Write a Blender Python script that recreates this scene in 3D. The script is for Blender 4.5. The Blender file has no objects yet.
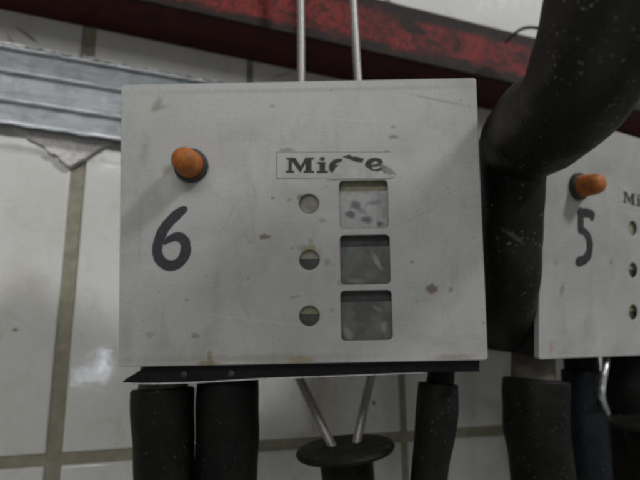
import bpy, bmesh, math, random
from mathutils import Vector, Matrix, noise
random.seed(7)
S = bpy.context.scene
COL = S.collection
RAD = math.radians

# ---------------------------------------------------------------- camera
F = 560.0
cam = bpy.data.cameras.new('camera'); camo = bpy.data.objects.new('camera', cam); COL.objects.link(camo)
cam.sensor_width = 36; cam.lens = 36*F/640; cam.clip_start = 0.01; cam.clip_end = 50
ROT = Matrix.Rotation(RAD(101), 3, 'X') @ Matrix.Rotation(RAD(-1.1), 3, 'Z')
camo.matrix_world = ROT.to_4x4()
cam.dof.use_dof = True; cam.dof.focus_distance = 0.285; cam.dof.aperture_fstop = 6.5
S.camera = camo
# ---------------------------------------------------------------- light
wd = bpy.data.worlds.new('World'); S.world = wd; wd.use_nodes = True
wn = wd.node_tree; bg = wn.nodes['Background']
bg.inputs[0].default_value = (1.0, 1.0, 0.965, 1); bg.inputs[1].default_value = 0.225
def area(name, loc, target, sx, sy, power, color):
    l = bpy.data.lights.new(name, 'AREA'); l.shape = 'RECTANGLE'; l.size = sx; l.size_y = sy; l.energy = power; l.color = color
    o = bpy.data.objects.new(name, l); COL.objects.link(o); o.location = loc
    o.rotation_euler = (Vector(target)-Vector(loc)).to_track_quat('-Z', 'Y').to_euler(); return o
area('front_softlight', (-0.15, -1.1, 0.82), (0, .3, 0), 0.9, 0.35, 6.2, (1.0, 0.995, 0.985))  # broad soft lamp added in front for overall brightness, no known opening there
area('side_window', (3.31, -1.64, 3.28), (0.05, .28, 0.03), 0.62, 0.62, 150.0, (0.97, 0.98, 1.0))
area('far_window', (0.160, -1.185, -0.020), (-.152, .387, -.011), 0.045, 0.075, 0.085, (0.82, 0.88, 1.0))
area('far_window', (0.118, -1.185, -0.066), (-.152, .387, -.011), 0.13, 0.055, 0.11, (0.82, 0.88, 1.0))
S.view_settings.view_transform = 'Standard'; S.view_settings.look = 'None'
S.view_settings.exposure = 0.06; S.view_settings.gamma = 1
S.render.engine = 'CYCLES'
S.render.filter_size = 2.2
S.cycles.pixel_filter_type = 'BLACKMAN_HARRIS'; S.cycles.filter_width = 3.2

# ---------------------------------------------------------------- measuring helpers
def ray(px, py): return ROT @ Vector(((px-320)/F, -(py-240)/F, -1))
def at(px, py, d): v = ray(px, py); return v*(d/v.y)
def hit(px, py, P, n): v = ray(px, py); return v*(P.dot(n)/v.dot(n))
def frame(yaw, tilt):
    a = RAD(yaw); t = RAD(tilt)
    u = Vector((math.cos(a), math.sin(a), 0)); w = Vector((math.sin(a)*math.cos(t), -math.cos(a)*math.cos(t), -math.sin(t)))
    return u, w.cross(u), w
def fmat(P, u, v, w):   # local x = right, y = inward, z = up
    m = Matrix.Identity(4)
    for i in range(3): m[i][0] = u[i]; m[i][1] = -w[i]; m[i][2] = v[i]; m[i][3] = P[i]
    return m

# ---------------------------------------------------------------- object helpers
def link(name, me, mats=(), parent=None):
    o = bpy.data.objects.new(name, me); COL.objects.link(o)
    for m in (mats if isinstance(mats, (list, tuple)) else [mats]): me.materials.append(m)
    if parent: o.parent = parent
    return o
def fin(name, bm, mats, parent=None, smooth=None):
    me = bpy.data.meshes.new(name); bmesh.ops.recalc_face_normals(bm, faces=bm.faces[:]); bm.to_mesh(me); bm.free()
    if smooth is not None:
        for p in me.polygons: p.use_smooth = True
        me.set_sharp_from_angle(angle=RAD(smooth))
    return link(name, me, mats, parent)
def tag(o, label=None, cat=None, group=None, kind=None):
    if label: o['label'] = label
    if cat: o['category'] = cat
    if group: o['group'] = group
    if kind: o['kind'] = kind
    return o
def empty(name, m=None):
    o = bpy.data.objects.new(name, None); COL.objects.link(o); o.empty_display_size = .01
    if m is not None: o.matrix_world = m
    return o
def boxv(bm, x0, x1, y0, y1, z0, z1, bev=0, seg=2, mi=0):
    t = bmesh.new(); bmesh.ops.create_cube(t, size=1)
    for v in t.verts: v.co = Vector(((x0+x1)/2+v.co.x*(x1-x0), (y0+y1)/2+v.co.y*(y1-y0), (z0+z1)/2+v.co.z*(z1-z0)))
    if bev: bmesh.ops.bevel(t, geom=t.edges[:], offset=bev, segments=seg, profile=.6, affect='EDGES')
    for f in t.faces: f.material_index = mi
    me = bpy.data.meshes.new('t'); t.to_mesh(me); t.free(); bm.from_mesh(me); bpy.data.meshes.remove(me)
def prism(bm, pts, y0, y1, mi=0):
    a = [bm.verts.new((x, y0, z)) for x, z in pts]; b = [bm.verts.new((x, y1, z)) for x, z in pts]
    fs = [bm.faces.new(a), bm.faces.new(b[::-1])]
    n = len(pts)
    for i in range(n): fs.append(bm.faces.new((a[i], b[i], b[(i+1) % n], a[(i+1) % n])))
    for f in fs: f.material_index = mi
def ribbon(bm, pts, y0, th=.00012, ramp=.00008):
    """flat painted stroke: pts = (x, z, width)"""
    P = []
    n = len(pts)
    for i in range(n-1):
        p0, p1, p2, p3 = pts[max(i-1, 0)], pts[i], pts[i+1], pts[min(i+2, n-1)]
        for k in range(6):
            t = k/6
            P.append([0.5*(2*b+(c-a)*t+(2*a-5*b+4*c-d)*t*t+(-a+3*b-3*c+d)*t**3) for a, b, c, d in zip(p0, p1, p2, p3)])
    P.append(list(pts[-1]))
    def tang(i):
        a, b = P[max(i-1, 0)], P[min(i+1, len(P)-1)]; v = Vector((b[0]-a[0], b[1]-a[1])); return v.normalized()
    rows = []
    t = tang(0)
    for k in (0, 1, 2):
        a = math.pi/2*k/3+.25; rows.append((P[0][0]-t.x*P[0][2]/2*math.cos(a), P[0][1]-t.y*P[0][2]/2*math.cos(a), t, P[0][2]*math.sin(a)))
    for i, p in enumerate(P): rows.append((p[0], p[1], tang(i), p[2]))
    t = tang(len(P)-1); e = P[-1]
    for k in (2, 1, 0):
        a = math.pi/2*k/3+.25; rows.append((e[0]+t.x*e[2]/2*math.cos(a), e[1]+t.y*e[2]/2*math.cos(a), t, e[2]*math.sin(a)))
    prev = None
    for i, (x, z, t, wd_) in enumerate(rows):
        j = 1+.16*noise.noise(Vector((i*.31, x*300, 2)))
        nx, nz = -t.y*wd_/2*j, t.x*wd_/2*j
        y = y0-th-ramp*i/len(rows)
        q = [bm.verts.new((x+nx, y, z+nz)), bm.verts.new((x-nx, y, z-nz)), bm.verts.new((x-nx, y0, z-nz)), bm.verts.new((x+nx, y0, z+nz))]
        if prev:
            for k in range(4): bm.faces.new((prev[k], prev[(k+1) % 4], q[(k+1) % 4], q[k]))
        else: bm.faces.new(q)
        prev = q
    bm.faces.new(prev[::-1])
def tube(bm, pts, seg=20, sub=8, lump=0.0, round_end=(True, True), mi=0):
    """pts = (Vector, radius): smooth tapered tube with rounded ends"""
    n = len(pts); P = []
    for i in range(n-1):
        a, b, c, d = [pts[max(0, min(n-1, j))] for j in (i-1, i, i+1, i+2)]
        for k in range(sub):
            t = k/sub
            f = lambda A, B, C, D: 0.5*(2*B+(C-A)*t+(2*A-5*B+4*C-D)*t*t+(3*B-A-3*C+D)*t**3)
            P.append((f(a[0], b[0], c[0], d[0]), f(a[1], b[1], c[1], d[1])))
    P.append(pts[-1])
    T = [((P[min(i+1, len(P)-1)][0]-P[max(i-1, 0)][0])).normalized() for i in range(len(P))]
    rows = []
    def ends(p, t, r, sign):
        out = []
        for k in range(4):
            a = math.pi/2*(k+.15)/4
            out.append((p+t*sign*r*.1*math.cos(a), r*(1-.1)+r*.1*math.sin(a) if k else r*.82))
        return out
    if round_end[0]: rows += [(p, r, T[0]) for p, r in ends(P[0][0], T[0], P[0][1], -1)]
    rows += [(p, r, T[i]) for i, (p, r) in enumerate(P)]
    if round_end[1]: rows += [(p, r, T[-1]) for p, r in reversed(ends(P[-1][0], T[-1], P[-1][1], 1))]
    nrm = rows[0][2].orthogonal().normalized(); prev = None; first = None
    for p, r, t in rows:
        nrm = (nrm-t*nrm.dot(t)).normalized(); bi = t.cross(nrm)
        ring = []
        for s in range(seg):
            a = 2*math.pi*s/seg; dr = nrm*math.cos(a)+bi*math.sin(a)
            rr = r*(1+lump*noise.noise((p+dr*r)*60)) if lump else r
            ring.append(bm.verts.new(p+dr*rr))
        if prev:
            for s in range(seg):
                f = bm.faces.new((prev[s], prev[(s+1) % seg], ring[(s+1) % seg], ring[s])); f.material_index = mi
        else: first = ring
        prev = ring
    bm.faces.new(first[::-1]).material_index = mi; bm.faces.new(prev).material_index = mi
def lathe(bm, prof, m=None, seg=40, mi=0):
    """profile (r, h) round the local z axis"""
    prev = None; new = []
    for r, h in prof:
        ring = [bm.verts.new((r*math.cos(2*math.pi*s/seg), r*math.sin(2*math.pi*s/seg), h)) for s in range(seg)] if r > 1e-7 else [bm.verts.new((0, 0, h))]
        new += ring
        if prev:
            for s in range(seg):
                a = [prev[s % len(prev)], prev[(s+1) % len(prev)], ring[(s+1) % len(ring)], ring[s % len(ring)]]
                b = []
                for v in a:
                    if v not in b: b.append(v)
                if len(b) > 2: bm.faces.new(b).material_index = mi
        prev = ring
    if m is not None: bmesh.ops.transform(bm, matrix=m, verts=new)
def rrect(x0, x1, z0, z1, r, n=6):
    o = []
    for cx, cz, a0 in ((x1-r, z1-r, 0), (x0+r, z1-r, 90), (x0+r, z0+r, 180), (x1-r, z0+r, 270)):
        for k in range(n+1): a = RAD(a0+90*k/n); o.append((cx+r*math.cos(a), cz+r*math.sin(a)))
    return o
def circ(cx, cz, r, n=28): return [(cx+r*math.cos(2*math.pi*k/n), cz+r*math.sin(2*math.pi*k/n)) for k in range(n)]
def plate(name, loops, th, bev, mats, parent, y=0):
    """flat sheet in local x/z with true holes, front face at y"""
    c = bpy.data.curves.new('c', 'CURVE'); c.dimensions = '2D'; c.fill_mode = 'BOTH'; c.extrude = th/2-bev; c.bevel_depth = bev; c.bevel_resolution = 2; c.offset = -bev
    for L in loops:
        s = c.splines.new('POLY'); s.points.add(len(L)-1); s.use_cyclic_u = True
        for p, (x, z) in zip(s.points, L): p.co = (x, z, 0, 1)
    t = bpy.data.objects.new('t', c); COL.objects.link(t)
    dg = bpy.context.evaluated_depsgraph_get(); me = bpy.data.meshes.new_from_object(t.evaluated_get(dg))
    bpy.data.objects.remove(t); bpy.data.curves.remove(c)
    me.transform(Matrix.Translation((0, y+th/2, 0)) @ Matrix.Rotation(RAD(90), 4, 'X')); me.name = name
    me.materials.clear()
    return link(name, me, mats, parent)

# ---------------------------------------------------------------- material helpers
class N:
    def __init__(s, name):
        s.m = bpy.data.materials.new(name); s.m.use_nodes = True; s.t = s.m.node_tree; s.b = s.t.nodes['Principled BSDF']; s._c = None
    def n(s, typ, **k):
        o = s.t.nodes.new(typ)
        for a, v in k.items(): setattr(o, a, v)
        return o
    def l(s, a, b): s.t.links.new(a, b)
    def set(s, sock, v):
        if hasattr(v, 'is_output'): s.l(v, sock)
        elif isinstance(v, tuple) and len(v) == 3 and sock.type == 'RGBA': sock.default_value = (*v, 1)
        else: sock.default_value = v
    @property
    def co(s):
        if not s._c: s._c = s.n('ShaderNodeTexCoord').outputs['Object']
        return s._c
    def map(s, scale, vec=None):
        m = s.n('ShaderNodeMapping'); s.l(vec or s.co, m.inputs[0]); m.inputs['Scale'].default_value = scale; return m.outputs[0]
    def noise(s, scale, detail=4, rough=.55, vec=None, dist=0):
        o = s.n('ShaderNodeTexNoise'); s.l(vec or s.co, o.inputs['Vector']); o.inputs['Scale'].default_value = scale
        o.inputs['Detail'].default_value = detail; o.inputs['Roughness'].default_value = rough; o.inputs['Distortion'].default_value = dist; return o.outputs[0]
    def rng(s, v, a, b, c=0.0, d=1.0, smooth=False):
        o = s.n('ShaderNodeMapRange'); s.set(o.inputs[0], v)
        if smooth: o.interpolation_type = 'SMOOTHSTEP'
        for i, x in enumerate((a, b, c, d)): o.inputs[i+1].default_value = x
        return o.outputs[0]
    def math(s, op, a, b=0.0):
        o = s.n('ShaderNodeMath', operation=op); s.set(o.inputs[0], a); s.set(o.inputs[1], b); return o.outputs[0]
    def mix(s, f, a, b):
        o = s.n('ShaderNodeMix', data_type='RGBA'); s.set(o.inputs[0], f); s.set(o.inputs[6], a); s.set(o.inputs[7], b); return o.outputs[2]
    def bump(s, h, strength=.3, dist=.001):
        o = s.n('ShaderNodeBump'); s.l(h, o.inputs['Height']); o.inputs['Strength'].default_value = strength; o.inputs['Distance'].default_value = dist
        s.l(o.outputs[0], s.b.inputs['Normal'])
    def spot(s, col, spots, wob):
        """stains and painted-in light of their own shape at fixed places: (x, z, rx, rz, angle, colour, strength, softness)"""
        for x, z, rx, rz, ang, c, k, soft in spots:
            m = s.n('ShaderNodeMapping', vector_type='TEXTURE'); s.l(s.co, m.inputs[0]); m.inputs['Location'].default_value = (x, 0, z)
            m.inputs['Rotation'].default_value = (0, RAD(ang), 0); m.inputs['Scale'].default_value = (rx, 1, rz)
            q = s.n('ShaderNodeVectorMath', operation='MULTIPLY'); s.l(m.outputs[0], q.inputs[0]); q.inputs[1].default_value = (1, 0, 1)
            L = s.n('ShaderNodeVectorMath', operation='LENGTH'); s.l(q.outputs[0], L.inputs[0])
            d = s.math('ADD', L.outputs['Value'], wob)
            col = s.mix(s.rng(d, 1-soft, 1+soft*.6, k, 0, True), col, c)
        return col
    def out(s, col=None, rough=.5, metal=0.0, spec=.5, **k):
        if col is not None: s.set(s.b.inputs['Base Color'], col)
        s.set(s.b.inputs['Roughness'], rough); s.set(s.b.inputs['Metallic'], metal); s.b.inputs['Specular IOR Level'].default_value = spec
        return s.m

def mat_plain(name, col, rough=.5, metal=0.0, var=.25, scale=300, spec=.5, bump=.1):
    a = N(name); n1 = a.noise(scale); f = a.rng(n1, .3, .7)
    c2 = tuple(x*(1-var) for x in col); c1 = tuple(min(1, x*(1+var)) for x in col)
    if bump: a.bump(n1, bump, .0004)
    return a.out(a.mix(f, c2, c1), a.rng(n1, .3, .7, max(rough-.08, .02), rough+.08), metal, spec)

# steel cover
PX = .1856/362
def steel(name, spots, tint=(.385, .382, .36)):
    a = N(name)
    streak = a.noise(1, 5, .6, a.map((25, 25, 1400)))
    cloud = a.noise(28, 5, .6, dist=.6); fine = a.noise(900, 3, .7)
    base = a.mix(a.rng(cloud, .3, .72), tuple(x*.82 for x in tint), tuple(x*1.14 for x in tint))
    # cooler bare metal and warmer grease film in broad patches
    film = a.rng(a.noise(16, 4, .6, dist=.8), .38, .66); base = a.mix(a.math('MULTIPLY', film, .4), base, (.35, .355, .385)); base = a.mix(a.rng(a.noise(19, 5, .65, a.map((1, 1, .6)), .5), .5, .72, 0, .35), base, (.29, .285, .235))
    base = a.mix(a.rng(streak, .35, .65, .0, .24), base, (.46, .465, .47))
    base = a.mix(a.rng(fine, .4, .7, 0, .3), base, (.2, .2, .19))
    # fly specks and grime
    v = a.n('ShaderNodeTexVoronoi', feature='F1'); a.l(a.co, v.inputs['Vector']); v.inputs['Scale'].default_value = 105
    sp = a.rng(v.outputs['Distance'], .035, .085, 1, 0); keep = a.rng(a.noise(60, 2), .46, .56)
    base = a.mix(a.math('MULTIPLY', a.math('MULTIPLY', sp, keep), .6), base, (.11, .1, .075))
    gr = a.rng(a.noise(70, 6, .7, a.map((1, 1, .45)), 1.0), .52, .72, 0, .3)
    base = a.mix(gr, base, (.19, .185, .15))
    wob = a.rng(a.noise(420, 4, .6), .25, .75, -.45, .45)
    base = a.spot(base, spots, wob)
    a.bump(a.mix(.4, a.mix(.5, streak, fine), cloud), .12, .0004)
    return a.out(base, a.rng(cloud, .3, .7, .4, .52), .2)

# tile
def tile_mat(spots):
    a = N('glazed_tile')
    big = a.noise(9, 4, .5); fine = a.noise(160, 5, .65)
    base = a.mix(a.rng(big, .35, .7), (.52, .52, .49), (.62, .62, .60))
    base = a.mix(a.rng(fine, .35, .8, 0, .25), base, (.42, .40, .34))
    sm = a.rng(a.noise(38, 6, .75, dist=1.2), .52, .78, 0, .5); base = a.mix(sm, base, (.34, .33, .28))
    wob = a.rng(a.noise(200, 4, .6), .25, .75, -.4, .4)
    base = a.spot(base, spots, wob)
    wave = a.noise(22, 3, .5)
    a.bump(a.mix(.35, wave, a.noise(75, 2)), .16, .0012)
    return a.out(base, a.rng(fine, .3, .8, .035, .13), 0, .5)

def rubber_mat(name, col=(.003, .003, .0026), dust=.5, rough=.5, grey=.16, spots=None):
    a = N(name)
    f1 = a.noise(40, 5, .6); f2 = a.noise(260, 5, .7)
    base = a.mix(a.rng(f1, .4, .75, 0, dust), col, (.013, .0125, .011))
    v = a.n('ShaderNodeTexVoronoi'); a.l(a.co, v.inputs['Vector']); v.inputs['Scale'].default_value = 330; v.inputs['Randomness'].default_value = 1.0
    dd = a.math('ADD', v.outputs['Distance'], a.rng(a.noise(900, 3, .7), .3, .7, -.12, .2))
    s1 = a.math('MULTIPLY', a.rng(dd, .1, .34, 1, 0), a.rng(a.noise(75, 4, .7), .5, .62))
    base = a.mix(a.math('MULTIPLY', s1, dust*.45), base, (grey, grey, grey*.95))
    base = a.mix(a.rng(f2, .55, .8, 0, dust*.5), base, (.03, .029, .025))
    if spots: base = a.spot(base, spots, a.rng(a.noise(90, 4), .25, .75, -.4, .4))
    a.bump(a.mix(.5, f2, f1), .6, .0014)
    return a.out(base, a.rng(f2, .3, .7, rough-.06, rough+.14), 0, .13)

# ================================================================= WALL
WU, WV, WW = frame(16, 0); WP = at(50, 460, .38); WM = fmat(WP, WU, WV, WW)
def LW(px, py, off=0.0):
    q = hit(px, py, WP+WW*off, WW)-WP; return q.dot(WU), q.dot(WV)
def wspot(px, py, rx, ry, ang, c, k, soft=.5):
    x, z = LW(px, py); s = .41/560; return (x, z, rx*s, ry*s, ang, c, k, soft)
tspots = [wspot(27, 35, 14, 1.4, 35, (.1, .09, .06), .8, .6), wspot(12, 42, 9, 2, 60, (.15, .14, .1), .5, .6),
          wspot(325, 405, 20, 34, 0, (.36, .31, .22), .55, .7), wspot(310, 440, 26, 9, 0, (.33, .28, .19), .5, .8),
          wspot(374, 403, 2.2, 2.0, 0, (.05, .05, .04), .9, .4), wspot(12, 280, 16, 30, 20, (.40, .38, .31), .35, .8),
          wspot(35, 290, 9, 25, -20, (.42, .39, .3), .3, .8), wspot(15, 330, 3, 2, 0, (.15, .14, .1), .7, .5),
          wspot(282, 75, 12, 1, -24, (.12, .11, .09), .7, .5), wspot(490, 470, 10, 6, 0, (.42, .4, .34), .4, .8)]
TILE = tile_mat(tspots)
a = N('grout'); g1 = a.noise(120, 6, .7); a.bump(g1, .6, .001)
GROUT = a.out(a.mix(a.rng(g1, .3, .7), (.17, .165, .115), (.28, .265, .20)), .85)
bm = bmesh.new()
boxv(bm, -.75, 1.1, .0016, .03, -.62, 1.1, mi=1)
vg = {k: .002+.1228*k for k in range(-6, 10)}
gw = lambda k: {0: .0095, 1: .0075, 2: .0056, 3: .006}.get(k, .007)
for row, (z0, z1) in enumerate(((-.48, -.24), (-.24, 0), (0, .243), (.243, .486), (.486, .73), (.73, .97))):
    for k in range(-6, 9):
        if k == 3 and row == 3: continue
        k2 = k+2 if (k == 2 and row == 3) else k+1
        t = bmesh.new()
        boxv(t, vg[k]+gw(k)/2, vg[k2]-gw(k2)/2, 0, .004, z0+.0038, z1-.0038, .0018, 4)
        rx, rz = random.uniform(-.0012, .0012), random.uniform(-.0012, .0012)
        cx = (vg[k]+vg[k+1])/2; cz = (z0+z1)/2
        for v in t.verts:
            v.co.y += (v.co.z-cz)*rz+(v.co.x-cx)*rx
            v.co.x += .016*v.co.z*(1 if k < 1 else .4)-(.016*.25*(0 if k < 1 else 0))
        me = bpy.data.meshes.new('t'); t.to_mesh(me); t.free(); bm.from_mesh(me); bpy.data.meshes.remove(me)
wall = fin('tiled_wall', bm, [TILE, GROUT]); wall.matrix_world = WM
tag(wall, kind='structure')

# ================================================================= ANGLE IRON BEAM
A = hit(0, 9, WP, WW); B = hit(495, 111, WP, WW); bd = (B-A).normalized(); bu = WW.cross(bd); bu = bu if bu.z > 0 else -bu
a = N('worn_red_paint')
zc = a.n('ShaderNodeSeparateXYZ'); a.l(a.co, zc.inputs[0]); z = zc.outputs[2]
p1 = a.noise(38, 6, .76, a.map((.5, 1, 1)), 1.0); p2 = a.noise(300, 5, .7)
band = a.math('MULTIPLY', a.rng(z, .001, .011, 0, 1, True), a.rng(z, .030, .042, 1, .0, True))
pk = a.rng(a.math('ADD', a.math('MULTIPLY', p1, 1.0), a.math('MULTIPLY', band, .22)), .58, .74)
dark = a.mix(a.rng(p2, .35, .7), (.007, .005, .004), (.025, .018, .014))
red = a.mix(a.rng(p2, .35, .7), (.12, .011, .010), (.21, .03, .024))
redm = a.math('MULTIPLY', pk, a.rng(band, 0, 1, .15, .95))
fl = a.rng(a.noise(170, 4, .7, dist=.5), .50, .64, 1, .12)
redm = a.math('MULTIPLY', redm, fl)
a.bump(a.mix(.5, p1, p2), .5, .001)
PAINT = a.out(a.mix(redm, dark, red), .7, 0, .2)
a = N('primer_underside'); p1 = a.noise(70, 5, .7)
PRIMER = a.out(a.mix(a.rng(p1, .35, .7), (.030, .006, .006), (.07, .014, .012)), .7, 0, .2)
bm = bmesh.new()
boxv(bm, -.5, 1.15, .0, .0045, .0, .046, .0007, 2)           # upright flange, front face at y = 0
boxv(bm, -.4995, 1.1495, .003, .0495, -.0005, .004, .0005, 1, mi=1)    # flange running back to the wall
beam = fin('angle_iron_beam', bm, [PAINT, PRIMER]); beam.matrix_world = fmat(A+WW*.05, bd, bu, bd.cross(bu)*(1 if bd.cross(bu).dot(WW) > 0 else -1))
tag(beam, 'dark rusty angle iron with worn red paint running diagonally above the steel boxes', 'beam')

# ================================================================= GALVANISED STRIP
HG = .0588
a = N('galvanised_sheet'); s1 = a.noise(1, 5, .6, a.map((30, 200, 500))); v = a.n('ShaderNodeTexVoronoi'); a.l(a.map((1, .5, 2)), v.inputs['Vector']); v.inputs['Scale'].default_value = 110
g = a.mix(a.rng(s1, .3, .7), (.19, .205, .215), (.33, .35, .36)); sc_ = a.n('ShaderNodeSeparateColor'); a.l(v.outputs['Color'], sc_.inputs[0]); g = a.mix(a.rng(sc_.outputs[0], 0, 1, 0, .25), g, (.5, .53, .56))
g = a.mix(a.rng(a.noise(40, 6, .7), .5, .72, 0, .8), g, (.13, .145, .15)); a.bump(a.mix(.5, s1, a.noise(35, 4)), .35, .002)
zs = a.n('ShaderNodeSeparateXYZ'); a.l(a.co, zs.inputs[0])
for fz in (.03, .318, .678, .965):   # bright highlight lines painted along the ridges
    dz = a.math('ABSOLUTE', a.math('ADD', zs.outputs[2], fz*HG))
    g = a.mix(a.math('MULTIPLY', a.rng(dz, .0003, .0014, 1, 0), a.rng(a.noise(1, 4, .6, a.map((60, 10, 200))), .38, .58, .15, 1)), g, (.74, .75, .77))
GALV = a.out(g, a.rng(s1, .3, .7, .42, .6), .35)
GO = .012
GA = hit(0, 42, WP+WW*GO, WW); GB = hit(212, 80, WP+WW*GO, WW); gd = (GB-GA).normalized(); gu = WW.cross(gd); gu = gu if gu.z > 0 else -gu
gp = hit(0, 123, WP+WW*GO, WW); hgt = -(gp-GA).dot(gu)
print('HGT', hgt); prof = []   # (z down from the top, y)
def P_(f, y): prof.append((-hgt*f, y))
for f, y in ((0, .0045), (.0, .001), (.03, -.0008), (.06, -.0006), (.085, .0022), (.30, .0026), (.315, .0022), (.330, .0008), (.350, .0003), (.362, .0009), (.378, .0026), (.66, .0026), (.675, .0022), (.690, .0008), (.710, .0003), (.722, .0009), (.738, .0026), (.94, .0024), (.96, -.0004), (1.0, -.0006), (1.0, .0045)): P_(f, y)
bm = bmesh.new(); L0, L1, NS = -.13, .155, 90
rows = []
for i in range(NS+1):
    x = L0+(L1-L0)*i/NS; r = []
    for j, (z_, y_) in enumerate(prof):
        w_ = noise.noise(Vector((x*35, z_*60, 3)))*.00035+noise.noise(Vector((x*160, z_*100, 9)))*.00012
        zz = z_+(noise.noise(Vector((x*150, 0, 1)))*.0012 if j in (1, 2, 3) else 0)+(noise.noise(Vector((x*90, 5, 1)))*.0008 if j > 15 else 0)
        r.append((x, y_+w_, zz))
    rows.append(r)
fr = [[bm.verts.new(p) for p in r] for r in rows]; bk = [[bm.verts.new((p[0], p[1]+.0009, p[2])) for p in r] for r in rows]
for i in range(NS):
    for j in range(len(prof)-1):
        bm.faces.new((fr[i][j], fr[i+1][j], fr[i+1][j+1], fr[i][j+1])); bm.faces.new((bk[i][j], bk[i][j+1], bk[i+1][j+1], bk[i+1][j]))
for i in range(NS):
    for j in (0, len(prof)-1): bm.faces.new((fr[i][j], fr[i+1][j], bk[i+1][j], bk[i][j]))
for i in (0, NS):
    for j in range(len(prof)-1): bm.faces.new((fr[i][j], fr[i][j+1], bk[i][j+1], bk[i][j]))
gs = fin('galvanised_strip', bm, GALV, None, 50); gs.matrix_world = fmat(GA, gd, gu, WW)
tag(gs, 'ribbed galvanised metal strip fixed slantwise on the tiles left of box 6', 'metal strip')

bm = bmesh.new(); x = .016
while x < .150:
    L_ = random.uniform(.006, .022); h_ = random.uniform(.0009, .002); n_ = 14; top = []; bot = []
    for i in range(n_+1):
        t = i/n_; e_ = math.sin(math.pi*min(.97, max(.03, t)))**.5; top.append((x+L_*t, h_*e_*.45+random.uniform(-.0004, .0004))); bot.append((x+L_*t, -h_*e_+random.uniform(-.0006, .0006)))
    prism(bm, top+bot[::-1], -.0012, .003)
    x += L_+random.uniform(.0005, .007)
a = N('pale_residue'); n1 = a.noise(300, 5, .7); a.bump(n1, .6, .001)
residue = fin('plaster_residue', bm, a.out(a.mix(a.rng(n1, .35, .6), (.3, .31, .32), (.6, .6, .61)), .7), gs)
residue['kind'] = 'stuff'
# ================================================================= BROKEN PLASTER
out = [(6, 118), (12, 127), (22, 133), (31, 140), (42, 145), (50, 152), (57, 155), (60, 160), (66, 164), (71, 166), (77, 162), (85, 158), (97, 150), (106, 145), (114, 141), (118, 128), (60, 115)]
lo = [LW(x, y, .006) for x, y in out]
bm = bmesh.new(); cx = sum(p[0] for p in lo)/len(lo); cz = sum(p[1] for p in lo)/len(lo)
bound = []
for i in range(len(lo)):
    p, q = lo[i], lo[(i+1) % len(lo)]
    for k in range(5):
        t = k/5; j = random.uniform(-.0006, .0006); bound.append((p[0]+(q[0]-p[0])*t+j, p[1]+(q[1]-p[1])*t+j))
rings = []
for s_, dep in ((1.0, .0008), (1.0, -.0018), (.95, -.0042)):
    rings.append([bm.verts.new((cx+(x-cx)*s_, dep, cz+(z-cz)*s_)) for x, z in bound])
for r0, r1 in zip(rings, rings[1:]):
    for i in range(len(bound)): bm.faces.new((r0[i], r0[(i+1) % len(bound)], r1[(i+1) % len(bound)], r1[i]))
bm.faces.new(rings[-1])
a = N('crumbled_plaster'); n1 = a.noise(260, 6, .75); n2 = a.noise(70, 4); a.bump(n1, .9, .002)
PLAS = a.out(a.mix(a.rng(a.mix(.35, n1, n2), .36, .6), (.45, .44, .435), (.78, .76, .755)), .9)
pl = fin('broken_plaster', bm, PLAS, None, 35); pl.matrix_world = WM
tag(pl, 'pointed patch of crumbled pale plaster under the galvanised strip', 'plaster patch')

# ================================================================= CONTROL BOXES
U6, V6, W6 = frame(0, 6.5); C6 = at(301, 224, .28); C6 = C6+U6*-.0928+V6*-.0705
def L6(px, py, off=0.0):
    q = hit(px, py, C6+W6*off, W6)-C6; return q.dot(U6), q.dot(V6)
U5, V5, W5 = frame(31, 6.5); C5 = at(539, 359.5, .334); C5 = C5+V5*.0052
def L5(px, py):
    q = hit(px, py, C5, W5)-C5; return q.dot(U5), q.dot(V5)
BW, BH = .1856, .1455
BLACK = mat_plain('black_plastic_housing', (.0045, .0045, .0045), .5, 0, .5, 120, spec=.2)
DARKIN = mat_plain('dark_circuit_board', (.02, .021, .02), .5, 0, .6, 200)
GLASSY = N('grey_window_film'); n1 = GLASSY.noise(110, 4); n2 = GLASSY.noise(50, 3, dist=1.5)
GSPOT = []
sm = GLASSY.rng(n2, .6, .68, 0, .3); GLASSY_N = GLASSY; GLASSY = (GLASSY.mix(sm, GLASSY.mix(GLASSY.rng(n1, .35, .65), (.08, .085, .078), (.14, .144, .134)), (.2, .205, .19)))

def ws(px, py, rx, ry, ang, c, k, soft=.5):
    x, z = L6(px, py, -.003); return (x, z, rx*PX, ry*PX, ang, c, k, soft)
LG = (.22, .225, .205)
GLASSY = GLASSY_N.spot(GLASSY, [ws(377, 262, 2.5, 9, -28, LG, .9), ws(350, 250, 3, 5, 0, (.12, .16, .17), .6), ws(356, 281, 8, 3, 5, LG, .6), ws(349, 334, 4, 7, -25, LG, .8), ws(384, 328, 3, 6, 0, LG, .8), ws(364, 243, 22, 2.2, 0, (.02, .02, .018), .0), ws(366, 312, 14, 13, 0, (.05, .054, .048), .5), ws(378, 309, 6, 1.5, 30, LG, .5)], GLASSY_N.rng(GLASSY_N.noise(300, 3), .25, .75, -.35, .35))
GLASSY = GLASSY_N.out(GLASSY, .5, 0, .25)
a = N('blotched_white_film'); n1 = a.noise(160, 4, .6, dist=.6); n2 = a.noise(350, 4)
wf = a.mix(a.rng(n1, .5, .7, 0, .35), a.mix(a.rng(n2, .3, .7), (.27, .275, .27), (.36, .365, .355)), (.12, .12, .14)); BL = (.085, .087, .10)
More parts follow.
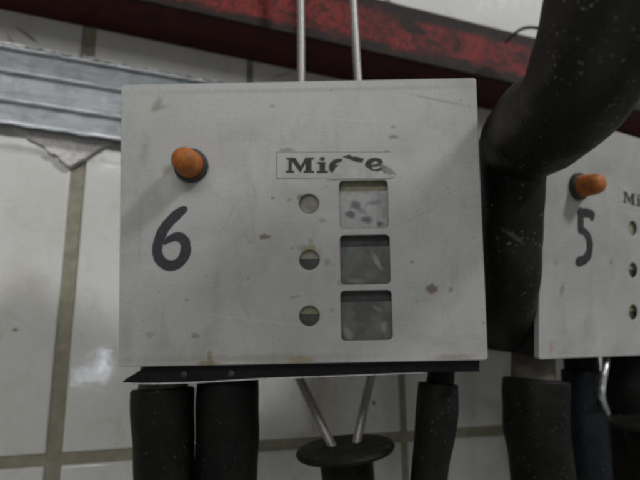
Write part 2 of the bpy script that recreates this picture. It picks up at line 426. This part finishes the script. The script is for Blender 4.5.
wf = a.spot(wf, [ws(356, 205, 6, 5, 20, BL, .85, .7), ws(351, 215, 5, 4, 0, BL, .9, .6), ws(366, 220, 6, 4, 10, BL, .9, .7), ws(380, 224, 4, 3, 0, BL, .8), ws(374, 203, 8, 3, -8, BL, .55, .8), ws(384, 212, 3, 6, 0, BL, .3), ws(362, 211, 6, 3, 30, BL, .5)], a.rng(a.noise(260, 4), .25, .75, -.45, .45))
WFILM = a.out(wf, .5, 0, .3)
OLIVE = mat_plain('olive_gap_card', (.20, .195, .125), .5, 0, .5, 260)
GAPD = mat_plain('dark_gap_card', (.022, .023, .022), .5, 0, .9, 110)
LAMPL = mat_plain('pale_indicator_lens', (.20, .195, .155), .3, 0, .25, 200)
LAMPO = mat_plain('olive_indicator_lens', (.16, .155, .09), .3, 0, .25, 200)
LAMPD = mat_plain('dark_indicator_lens', (.04, .04, .036), .3, 0, .4, 200)
a = N('orange_rubber'); n1 = a.noise(150, 5, .7); n2 = a.noise(55, 3)
c = a.mix(a.rng(n2, .35, .7), (.30, .085, .010), (.40, .13, .022)); c = a.mix(a.rng(n1, .44, .66, 0, .85), c, (.11, .042, .018)); a.bump(n1, .5, .0008)
ORANGE = a.out(c, .55, 0, .3)
INK = N('marker_ink'); n1 = INK.noise(330, 5, .7); INK = INK.out(INK.mix(INK.rng(n1, .6, .8, 0, .5), INK.mix(INK.rng(n1, .3, .6), (.011, .010, .015), (.022, .020, .028)), (.12, .115, .115)), .55)
INKB = mat_plain('black_marker_ink', (.013, .013, .013), .5, 0, .5, 300)
a = N('printing_ink'); n1 = a.noise(700, 4, .7)
PRINT = a.out(a.mix(a.rng(n1, .5, .75), (.012, .012, .011), (.07, .07, .065)), .6)
a = N('nameplate_film'); n1 = a.noise(90, 5); PLATE = a.out(a.mix(a.rng(n1, .3, .7), (.33, .33, .31), (.41, .41, .39)), .5, .1)
a = N('torn_film_back'); n1 = a.noise(160, 5, .6); TORN = a.out(a.mix(a.rng(n1, .35, .7), (.32, .32, .30), (.42, .42, .405)), .55, .1)
EDGE = mat_plain('grimy_edge', (.19, .185, .15), .8, 0, .5, 500)
LIP = mat_plain('bare_steel_wire', (.5, .5, .5), .35, .8, .3, 300)

def s6(px, py, rx, ry, ang, c, k, soft=.5):
    x, z = L6(px, py); return (x, z, rx*PX, ry*PX, ang, c, k, soft)
OL, BR, DK, LT = (.13, .12, .07), (.14, .085, .06), (.08, .08, .07), (.52, .52, .53)
sp6 = [s6(265, 237, 5.5, 3, 0, (.13, .115, .075), .85, .4), s6(432, 289, 6, 5, 0, (.13, .085, .065), .85, .45), s6(451, 290, 2.5, 3, 0, BR, .5),
       s6(300, 360, 14, 4, 0, (.26, .235, .14), .85, .5), s6(210, 359, 3, 7, 0, (.18, .16, .06), .8), s6(207, 363, 10, 2.5, 0, (.2, .18, .08), .7),
       s6(308, 249, 10, 4, 8, (.2, .185, .09), .8, .5), s6(311, 243, 3, 6, 0, (.2, .185, .09), .5), s6(301, 197, 4, 3, 0, (.14, .13, .08), .8),
       s6(157, 104, 4, 9, 28, (.15, .145, .10), .55, .7), s6(160, 108, 9, 3, -10, (.17, .17, .12), .5, .7), s6(145, 150, 5, 18, 5, (.2, .2, .17), .4, .9),
       s6(394, 137, 5, 2.2, 0, DK, .6), s6(386, 152, 3, 1.8, 0, DK, .6), s6(393, 127, 3, 2, 0, DK, .4), s6(287, 150, 8, 2.5, 0, (.17, .16, .11), .7),
       s6(273, 198, 2.2, 1.4, 0, DK, .6), s6(289, 200, 3, 1.5, -20, DK, .4), s6(322, 221, 3.5, 3, 0, DK, .4, .8), s6(327, 262, 4, 4, 0, DK, .35, .8), s6(319, 255, 4, 6, 0, DK, .25, .9),
       s6(340, 283, 3, 3, 0, (.22, .2, .1), .6), s6(295, 297, 6, 1.4, -6, (.2, .18, .1), .6), s6(332, 310, 3, 2, 0, (.2, .18, .1), .4),
       s6(195, 336, 5, 3, 0, (.14, .13, .1), .55), s6(150, 335, 5, 3, 0, DK, .3), s6(272, 106, 3, 1.5, 0, DK, .4), s6(168, 170, 7, 6, 0, (.22, .22, .12), .5, .8),
       s6(187, 300, 3, 1.2, 0, DK, .4), s6(412, 262, 2.4, 1.3, 0, DK, .6), s6(440, 100, 40, 1.2, 12, (.2, .2, .2), .35, .7), s6(127, 330, 8, 32, 0, (.2, .19, .16), .35, .9),
       s6(455, 357, 22, 3, 0, (.2, .13, .11), .5, .8), s6(300, 90, 180, 2.4, 0, (.2, .2, .18), .4, .9), s6(430, 340, 30, 5, 14, (.26, .26, .26), .35, .9), s6(445, 102, 32, .7, 14, (.22, .22, .22), .6, .5), s6(230, 215, 26, .6, -62, (.24, .24, .23), .5, .5), s6(255, 320, 60, .6, 8, (.48, .48, .48), .5, .5), s6(420, 215, 35, .6, -24, (.24, .24, .24), .45, .5), s6(140, 235, 1.2, 40, 2, (.26, .26, .23), .4, .8), s6(350, 120, 50, .5, 4, (.46, .46, .46), .5, .5), s6(250, 358, 120, 3.2, 0, (.24, .22, .16), .4, .8)]
STEEL6 = steel('stained_brushed_steel', sp6)
def s5(px, py, rx, ry, ang, c, k, soft=.5):
    x, z = L5(px, py); return (x, z, rx*PX*1.4, ry*PX*1.1, ang, c, k, soft)
sp5 = [s5(562, 290, 3, 9, 15, (.14, .14, .1), .6, .7), s5(556, 262, 3, 6, 0, (.2, .2, .15), .5, .8), s5(611, 262, 3, 3, 0, DK, .5, .7), s5(551, 347, 3, 8, -10, (.25, .16, .12), .5, .7), s5(590, 330, 10, 18, 0, (.25, .23, .18), .3, .9)]
STEEL5 = steel('dull_brushed_steel', sp5, (.31, .31, .285))

# shared local layout measured on box 6
hole_c = [L6(309, 204), L6(309.5, 260), L6(309.5, 316)]
win_c = [[L6(340, 229.5), L6(387.5, 180)], [L6(341, 285), L6(389.5, 234.5)], [L6(341.5, 341), L6(391.5, 290)]]
btn = L6(191.5, 166)

def letter_strokes(bm, y0, with_torn):
    """slab lettering of the nameplate in pixels of box 6"""
    k = [0]
    def poly(pts):
        k[0] += 1; prism(bm, [L6(x, y) for x, y in pts], y0-.00010-.00001*k[0], y0+.00002)
    def R_(x0, x1, y0_, y1_): poly([(x0, y0_), (x1, y0_), (x1, y1_), (x0, y1_)])
    def rib(pts):
        k[0] += 1; ribbon(bm, [(*L6(x, y), w_*1.25*PX) for x, y, w_ in pts], y0-.00003*k[0]*.5, .0001, .00002)
    R_(286.5, 294, 157.6, 159.6); R_(306, 314, 157.6, 159.6); R_(286, 294.2, 170.6, 172.8); R_(303.6, 314, 170.6, 172.8)
    R_(288.6, 292, 158, 172.4); R_(305.6, 311.6, 158, 172.4)
    poly([(289.6, 158), (295.5, 158), (302, 168), (300.4, 172.6)]); poly([(305.2, 158), (308, 158), (301.3, 171.6), (299.2, 169.5)])
    R_(317.5, 325.6, 162, 164); R_(319.6, 325.2, 162.4, 172.4); R_(316.8, 328, 170.8, 172.8)
    poly(list([(322.4+2.7*math.cos(t*.7), 158.8+1.9*math.sin(t*.7)) for t in range(9)]))
    if with_torn:
        rib([(341, 160.2, 2.2), (336, 161.2, 3.2), (332.3, 165, 4.6), (332.5, 169.5, 4.2), (335, 172, 2.2)])
        rib([(334.5, 166.3, 1.4), (339, 165.6, 1.4)])
        poly([(343, 156.4), (350, 154.6), (352, 156.6), (357, 156.8), (361, 158.2), (364, 158.6), (362, 163), (355, 162.8), (347, 160)])
    else:
        rib([(333, 167, 1.6), (341, 166.6, 1.6), (340.5, 163, 2.8), (336.5, 161.6, 2.4), (332.6, 164.5, 4.2), (332.6, 169, 4.4), (336, 172, 2.4), (341.5, 170.6, 1.8)])
        R_(346, 351, 156, 172.6); R_(344, 351.2, 156, 158); R_(344, 353.5, 170.9, 172.9)
    rib([(369.5, 166.0, 1.6), (379, 164.6, 1.6), (380.6, 162.0, 3.6), (376.4, 159.4, 2.4), (371, 160.8, 3.6), (368, 164.8, 4.8), (370, 169.6, 3.8), (375.5, 171, 2.2), (381, 168.8, 2.0)])

def make_box(P, u, v, w, cover_mat, ext, six):
    root = empty('control_box', fmat(P, u, v, w))
    loops = [rrect(0, BW, -ext, BH, .0018)]
    for cx_, cz_ in hole_c: loops.append(circ(cx_, cz_, .0052))
    for (a0, b0), (a1, b1) in win_c: loops.append(rrect(a0, a1, b0, b1, .0022))
    plate('cover', loops, .0012, .00035, cover_mat, root)
    cov = [o for o in root.children if o.name.startswith('cover')][0]
    # folded edge of the cover
    bm = bmesh.new(); e = .0007
    for b in ((0.0002, .0011, .0007, .0034, -ext+.001, BH-.001), (BW-.0011, BW-.0002, .0007, .0034, -ext+.001, BH-.001),
              (.0012, BW-.0012, .0007, .0034, BH-.0011, BH-.0002), (.0012, BW-.0012, .0007, .0034, -ext+.0002, -ext+.0011)): boxv(bm, *b)
    fin('folded_rim', bm, cover_mat, root)
    bm = bmesh.new()
    boxv(bm, .0014, BW-.0014, .0072, .044, -ext+.0014, BH-.0014, .0012)
    for b in ((.0014, .006, .0026, .0076, -ext+.0014, BH-.0014), (BW-.006, BW-.0014, .0026, .0076, -ext+.0014, BH-.0014),
              (.0058, BW-.0058, .0027, .0077, BH-.006, BH-.0015), (.0058, BW-.0058, .0027, .0077, -ext+.0015, -ext+.006)): boxv(bm, *b)
    # moulded ribs and screw bosses on the flanks
    for zz in (.02, .052, .11): boxv(bm, .0006, .003, .009, .040, zz-ext, zz-ext+.0016, .0004)
    fin('back_housing', bm, BLACK, root)
    # windows
    for i, ((a0, b0), (a1, b1)) in enumerate(win_c):
        h = b1-b0; gap = b1-h*(.2 if i == 0 else .23)
        bm = bmesh.new(); prism(bm, [(a0-.002, b0-.002), (a1+.002, b0-.002), (a1+.002, gap), (a0-.002, gap)], .0026, .0036, 0)
        prism(bm, [(a0-.002, gap-.001), (a1+.002, gap-.001), (a1+.002, b1+.002), (a0-.002, b1+.002)], .0042, .0052, 1)
        fin('display_window', bm, [WFILM if i == 0 else GLASSY, OLIVE if i == 0 else GAPD], root)
    for i, (cx_, cz_) in enumerate(hole_c):
        bm = bmesh.new(); zc_ = cz_+(-.008, .0006, .0008)[i]; R0 = .0066
        for hi, mi in ((True, 0), (False, 1)):
            if hi: a0 = math.asin(max(-1, min(1, (zc_-cz_)/R0))); a1 = math.pi-a0
            else:
                a0 = math.asin(max(-1, min(1, (zc_-cz_)/R0))); a1 = a0; a0 = math.pi-a1; a1 = 2*math.pi+a1
            if a1-a0 < .02: continue
            pts = [(cx_+R0*math.cos(a0+(a1-a0)*t/24), cz_+R0*math.sin(a0+(a1-a0)*t/24)) for t in range(24 if a1-a0 > 6.2 else 25)]
            prism(bm, pts, .0022 if hi else .0026, .0042)
            bm.faces.ensure_lookup_table()
            for f in bm.faces[-(len(pts)+2):]: f.material_index = mi
        fin('indicator_lamp', bm, [(LAMPL, LAMPL, LAMPO)[i], LAMPD], root)
    # push button
    bt = empty('push_button'); bt.parent = root; bt.location = (btn[0], 0, btn[1]); bt.rotation_euler = (RAD(90), 0, 0)
    bm = bmesh.new(); lathe(bm, [(.0, -.001), (.0078, -.001), (.0088, 0), (.0088, .0022), (.0082, .0031), (.0072, .0033), (.0066, .0026), (0, .0026)])
    fin('button_collar', bm, INKB, bt, 40)
    bm = bmesh.new(); lathe(bm, [(0, .001), (.0069, .001), (.0071, .003), (.0069, .006), (.0066, .0105), (.0062, .0135), (.0052, .0158), (.0036, .0170), (.0018, .0174), (0, .0175)])
    cp = fin('button_cap', bm, ORANGE, bt, 60)
    if six: cp.rotation_euler = (RAD(-3), RAD(-4), 0)
    # nameplate
    bm = bmesh.new(); y0 = 0
    c4 = [L6(277, 152.5), L6(391, 152.5), L6(392, 179), L6(277.5, 178)]
    prism(bm, c4, -.00012, .00003, 0)
    np_ = fin('nameplate', bm, PLATE if six else cover_mat, root)
    if six:
        bm = bmesh.new(); q = [(277, 152.5), (391, 152.5), (396, 176)]
        for p_, q_ in (((276.6, 152), (391, 152)), ((276.8, 178.6), (331, 178.2)), ((276.4, 152), (276.8, 178.6))):
            ribbon(bm, [(*L6(*p_), .8*PX), (*L6((p_[0]+q_[0])/2, (p_[1]+q_[1])/2+.15), .9*PX), (*L6(*q_), .6*PX)], -.0000, .00006, 0)
        fin('grime_line', bm, EDGE, np_)
    bm = bmesh.new(); letter_strokes(bm, -.00010, six); fin('lettering', bm, PRINT, np_)
    if six:
        bm = bmesh.new()
        pts = [(345, 157.6), (348, 159.2), (355, 161.8), (362, 163.0), (366, 167.0), (371, 170.6), (377, 171.8), (382, 170.2), (388, 171.6), (395, 174), (394, 177), (386, 178.6), (340, 178.8), (333, 179.4), (327.5, 178.6), (332, 173.5), (337, 167.5), (341, 162)]
        prism(bm, [L6(x, y) for x, y in pts], -.0005, .0)
        fin('torn_film', bm, TORN, np_)
        bm = bmesh.new(); prism(bm, [L6(x, y) for x, y in [(380.5, 163.5), (386, 166), (393, 170.5), (396, 174), (390, 174.6), (384, 172.5), (380.5, 168)]], -.0006, 0)
        fin('grey_smear', bm, mat_plain('grey_smear', (.19, .19, .17), .7, 0, .5, 400), np_)
    # painted number
    bm = bmesh.new()
    if six:
        pts = [(184, 209.5, 6.5), (179, 213, 8.5), (170.5, 221, 8.8), (163.5, 230, 8.6), (158.6, 242, 8.6), (157.4, 252, 8.6), (160.6, 260.5, 8.8), (167.5, 265.2, 9), (176, 264.6, 9), (183, 258.5, 9), (186, 249.5, 9), (184.5, 241, 8.8), (178, 236.6, 8), (171, 238.5, 6), (165, 242.5, 4)]
        ribbon(bm, [(*L6(x, y), w_*PX*1.16) for x, y, w_ in pts], 0)
        fin('painted_number', bm, INK, root)
    else:
        k5 = PX*1.75
        ribbon(bm, [(*L5(x, y), w_*PX*1.25) for x, y, w_ in [(580, 213.5, 9), (586, 213, 9.5), (592, 214.5, 9)]], 0)
        ribbon(bm, [(*L5(x, y), w_*PX*1.25) for x, y, w_ in [(592, 214, 7), (592, 218, 6)]], -.00015)
        ribbon(bm, [(*L5(x, y), w_*PX*1.6) for x, y, w_ in [(580.5, 211, 6), (580.5, 220, 6.5), (580.3, 230, 6)]], -.0003)
        ribbon(bm, [(*L5(x, y), w_*PX*1.5) for x, y, w_ in [(580.5, 229, 5), (586, 233.5, 6), (589.2, 241, 7), (589, 251, 7.5), (585.5, 258.5, 8), (578.5, 261.5, 7.5)]], -.00045)
        fin('painted_number', bm, INKB, root)
    return root
b6 = make_box(C6, U6, V6, W6, STEEL6, 0, True)
tag(b6, 'stained steel control box with number 6, orange button and torn nameplate', 'control box', 'numbered steel control boxes')
# black base plate of box 6
bm = bmesh.new()
prism(bm, [L6(x, y, -.006) for x, y in [(122.5, 382.5), (126, 379), (146, 367), (300, 362.5), (479, 357), (479, 371.3), (420, 371.8), (340, 375), (260, 378), (200, 381.5), (150, 383)]], .0048, .034)
fin('base_plate', bm, BLACK, b6)
bm = bmesh.new(); pts = [(L6(x, y, -.006), r) for x, y, r in [(123, 382.6, .0003), (150, 383.4, .0004), (200, 382, .0004), (260, 378.6, .00035), (340, 375.6, .0003), (405, 373.2, .0003), (424, 372.6, .0002)]]
tube(bm, [(Vector((p[0], .0048, p[1])), r) for p, r in pts], 8, 4); fin('steel_lip', bm, LIP, b6, 60)
for px_, py_ in ((185, 374), (232, 373)):
    bm = bmesh.new(); x_, z_ = L6(px_, py_, -.006); lathe(bm, [(0, -.001), (.0016, -.001), (.0016, .0006), (0, .0009)], Matrix.Translation((x_, .0048, z_)) @ Matrix.Rotation(RAD(90), 4, 'X'), 12); fin('rivet', bm, GAPD, b6, 40)
b5 = make_box(C5, U5, V5, W5, STEEL5, .0052, False)
tag(b5, 'steel control box with painted number 5, turned away at the right behind the thick hose', 'control box', 'numbered steel control boxes')

# ================================================================= RODS, HOSES, PLUGS
STEELROD = mat_plain('dull_rod_steel', (.27, .26, .235), .45, .5, .25, 500, bump=.2)
def rod(name, pts, r, label, mat=None):
    bm = bmesh.new(); tube(bm, [(at(x, y, d), r) for x, y, d in pts], 14, 6); o = fin(name, bm, mat or STEELROD, None, 60)
    return tag(o, label, 'steel rod', 'bent steel rods behind the boxes')
rod('steel_rod', [(299, -90, .352), (300.5, 0, .352), (301, 80, .352), (300, 200, .352), (298, 330, .352), (297, 368, .350), (304, 388, .348), (331, 444, .340), (333, 450, .34)], .0027, 'left of two steel rods above box 6, bent right into the plug below')
rod('steel_rod', [(349, -90, .352), (353, 0, .352), (358, 80, .352), (366, 200, .352), (373, 330, .352), (371.5, 372, .350), (366, 398, .348), (357.5, 440, .342), (357, 448, .342)], .0027, 'right of two steel rods above box 6, bent left into the plug below')
rod('steel_rod', [(612, 250, .44), (608, 330, .42), (606, 362, .378), (602.5, 385, .374), (602, 398, .376), (607, 413, .388)], .0021, 'short pale rod under box 5 reaching a plug at the right edge', LIP)

RUB = rubber_mat('black_rubber'); RUBD = rubber_mat('dusty_black_rubber', (.005, .0052, .0045), .8, .55, .22); RUBB = rubber_mat('smooth_black_rubber', (.0028, .0028, .0026), .3, .5)
def plug(px, py, d, R, label):
    root = empty('rubber_plug', Matrix.Translation(at(px, py, d)) @ Matrix.Rotation(RAD(5), 4, 'X') @ Matrix.Rotation(RAD(-5), 4, 'Y'))
    bm = bmesh.new(); lathe(bm, [(0, .0012), (R*.5, .0012), (R*.9, .0008), (R*.97, .0002), (R, -.0012), (R*.97, -.003), (R*.6, -.0042), (R*.3, -.0042)], None, 56)
    fin('flange', bm, RUBD, root, 50)
    bm = bmesh.new(); lathe(bm, [(0, -.003), (R*.56, -.003), (R*.54, -.008), (R*.52, -.02), (R*.52, -.03), (R*.55, -.032), (R*.52, -.036), (R*.50, -.09), (R*.45, -.12), (0, -.12)], None, 40)
    fin('stem', bm, RUB, root, 50)
    return tag(root, label, 'rubber plug', 'flanged black rubber plugs')
plug(345, 447, .338, .0285, 'flanged black rubber plug under box 6 with two rods in it')
plug(646, 417, .41, .0295, 'flanged black rubber plug cut by the right edge under box 5')

def hose(label, pts, mat, collar=None, stripe=None, group='black rubber hoses hanging below the boxes', lump=.05, seg=40, name='rubber_hose'):
    root = empty(name, Matrix.Translation(at(*pts[-1][:3]))); off = -root.location
    bm = bmesh.new(); tube(bm, [(at(x, y, d)+off, r*d/F) for x, y, d, r in pts], seg, 8, lump); fin('hose_body', bm, mat, root, 50)
    if collar:
        cm, cp = collar; bm = bmesh.new(); tube(bm, [(at(x, y, d)+off, r*d/F) for x, y, d, r in cp], 28, 4, .01); fin('connector', bm, cm, root, 50)
    if stripe:
        sm_, sp_ = stripe; bm = bmesh.new(); tube(bm, [(at(x, y, d)+off, r*d/F) for x, y, d, r in sp_], 10, 6); fin('blue_stripe', bm, sm_, root, 50)
    return tag(root, label, 'hose', group)
WORN = mat_plain('worn_grey_rubber', (.075, .073, .062), .7, 0, .6, 120, bump=.3)
BRASS = mat_plain('dirty_tan_fitting', (.06, .052, .035), .6, 0, .5, 140, bump=.3)
BLUE = mat_plain('blue_line', (.02, .06, .11), .5, 0, .4, 200)
hose('leftmost black hose under box 6, with grey worn connector at its top', [(163, 391, .312, 30.5), (163, 420, .312, 30), (164, 450, .312, 28.5), (165, 490, .312, 28), (166, 600, .31, 28)], RUB, (WORN, [(164, 366, .312, 22), (164, 378, .312, 23), (163.5, 389, .312, 24)]))
hose('second black hose from the left under box 6, widest one there', [(228, 374, .314, 30), (228, 420, .314, 30.5), (227, 450, .314, 30), (226.5, 490, .314, 29), (226, 600, .31, 29)], RUBB)
hose('slim black hose with a thin blue line under the right corner of box 6', [(438, 385, .315, 19.5), (437, 410, .315, 20), (434, 440, .315, 18.5), (429, 480, .315, 17), (420, 580, .31, 17)], RUB, (RUBB, [(441, 366, .315, 13), (441, 376, .315, 13), (440, 383, .315, 13.5)]),
     (BLUE, [(458, 390, .312, 1.3), (458, 412, .312, 1.3), (453, 440, .312, 1.3), (446, 480, .312, 1.3), (438, 570, .31, 1.3)]))
hose('thick black hose with a tan fitting under the left corner of box 5', [(536, 382, .365, 31), (536, 420, .365, 31), (540, 455, .365, 29), (543, 490, .365, 29), (548, 600, .36, 29)], RUB, (BRASS, [(533, 350, .367, 20), (533, 366, .367, 20.5), (533, 380, .367, 21)]))
hose('bluish black hose right of the tan-fitted hose under box 5', [(583, 372, .395, 20), (584, 400, .395, 20), (586, 440, .395, 21), (588, 490, .395, 21), (590, 600, .39, 21)], rubber_mat('blue_black_rubber', (.004, .0075, .009), .3, .4), (RUBB, [(580, 350, .395, 15), (581, 360, .395, 16), (582, 372, .395, 16)]))
hose('black hose at the right edge hidden behind the plug', [(632, 352, .43, 27), (634, 385, .43, 27), (636, 440, .43, 23), (638, 490, .43, 24), (640, 600, .43, 24)], RUBB)

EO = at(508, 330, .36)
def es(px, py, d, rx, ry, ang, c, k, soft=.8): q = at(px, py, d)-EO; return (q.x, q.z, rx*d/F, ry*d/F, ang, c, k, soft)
EL = [es(488, 138, .27, 16, 30, 30, (.075, .07, .058), .8), es(560, 20, .2, 14, 60, 10, (.03, .028, .022), .6, .9), es(612, 45, .2, 22, 40, 20, (.03, .03, .024), .5, .9), es(515, 235, .30, 12, 2, 40, (.06, .06, .055), .7)]  # first patch paints the lit left flank of the bulge lighter
# big elbow hose, nearest the camera at the upper right
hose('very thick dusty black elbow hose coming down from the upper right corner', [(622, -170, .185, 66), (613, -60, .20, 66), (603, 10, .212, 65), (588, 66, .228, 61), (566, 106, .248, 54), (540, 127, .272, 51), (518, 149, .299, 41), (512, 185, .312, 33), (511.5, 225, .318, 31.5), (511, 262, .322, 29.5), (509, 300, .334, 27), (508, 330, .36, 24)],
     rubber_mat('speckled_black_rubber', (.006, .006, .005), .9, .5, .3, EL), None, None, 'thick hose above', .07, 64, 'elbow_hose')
# thin wire loop behind the hose
bm = bmesh.new(); tube(bm, [(at(x, y, .40), .0012) for x, y in [(506, 42), (513, 35), (521, 29.5), (530, 27.5), (540, 29), (550, 36)]], 10, 6)
tag(fin('wire_loop', bm, RUBB, None, 60), 'thin dark wire loop standing above the beam beside the thick hose', 'wire')
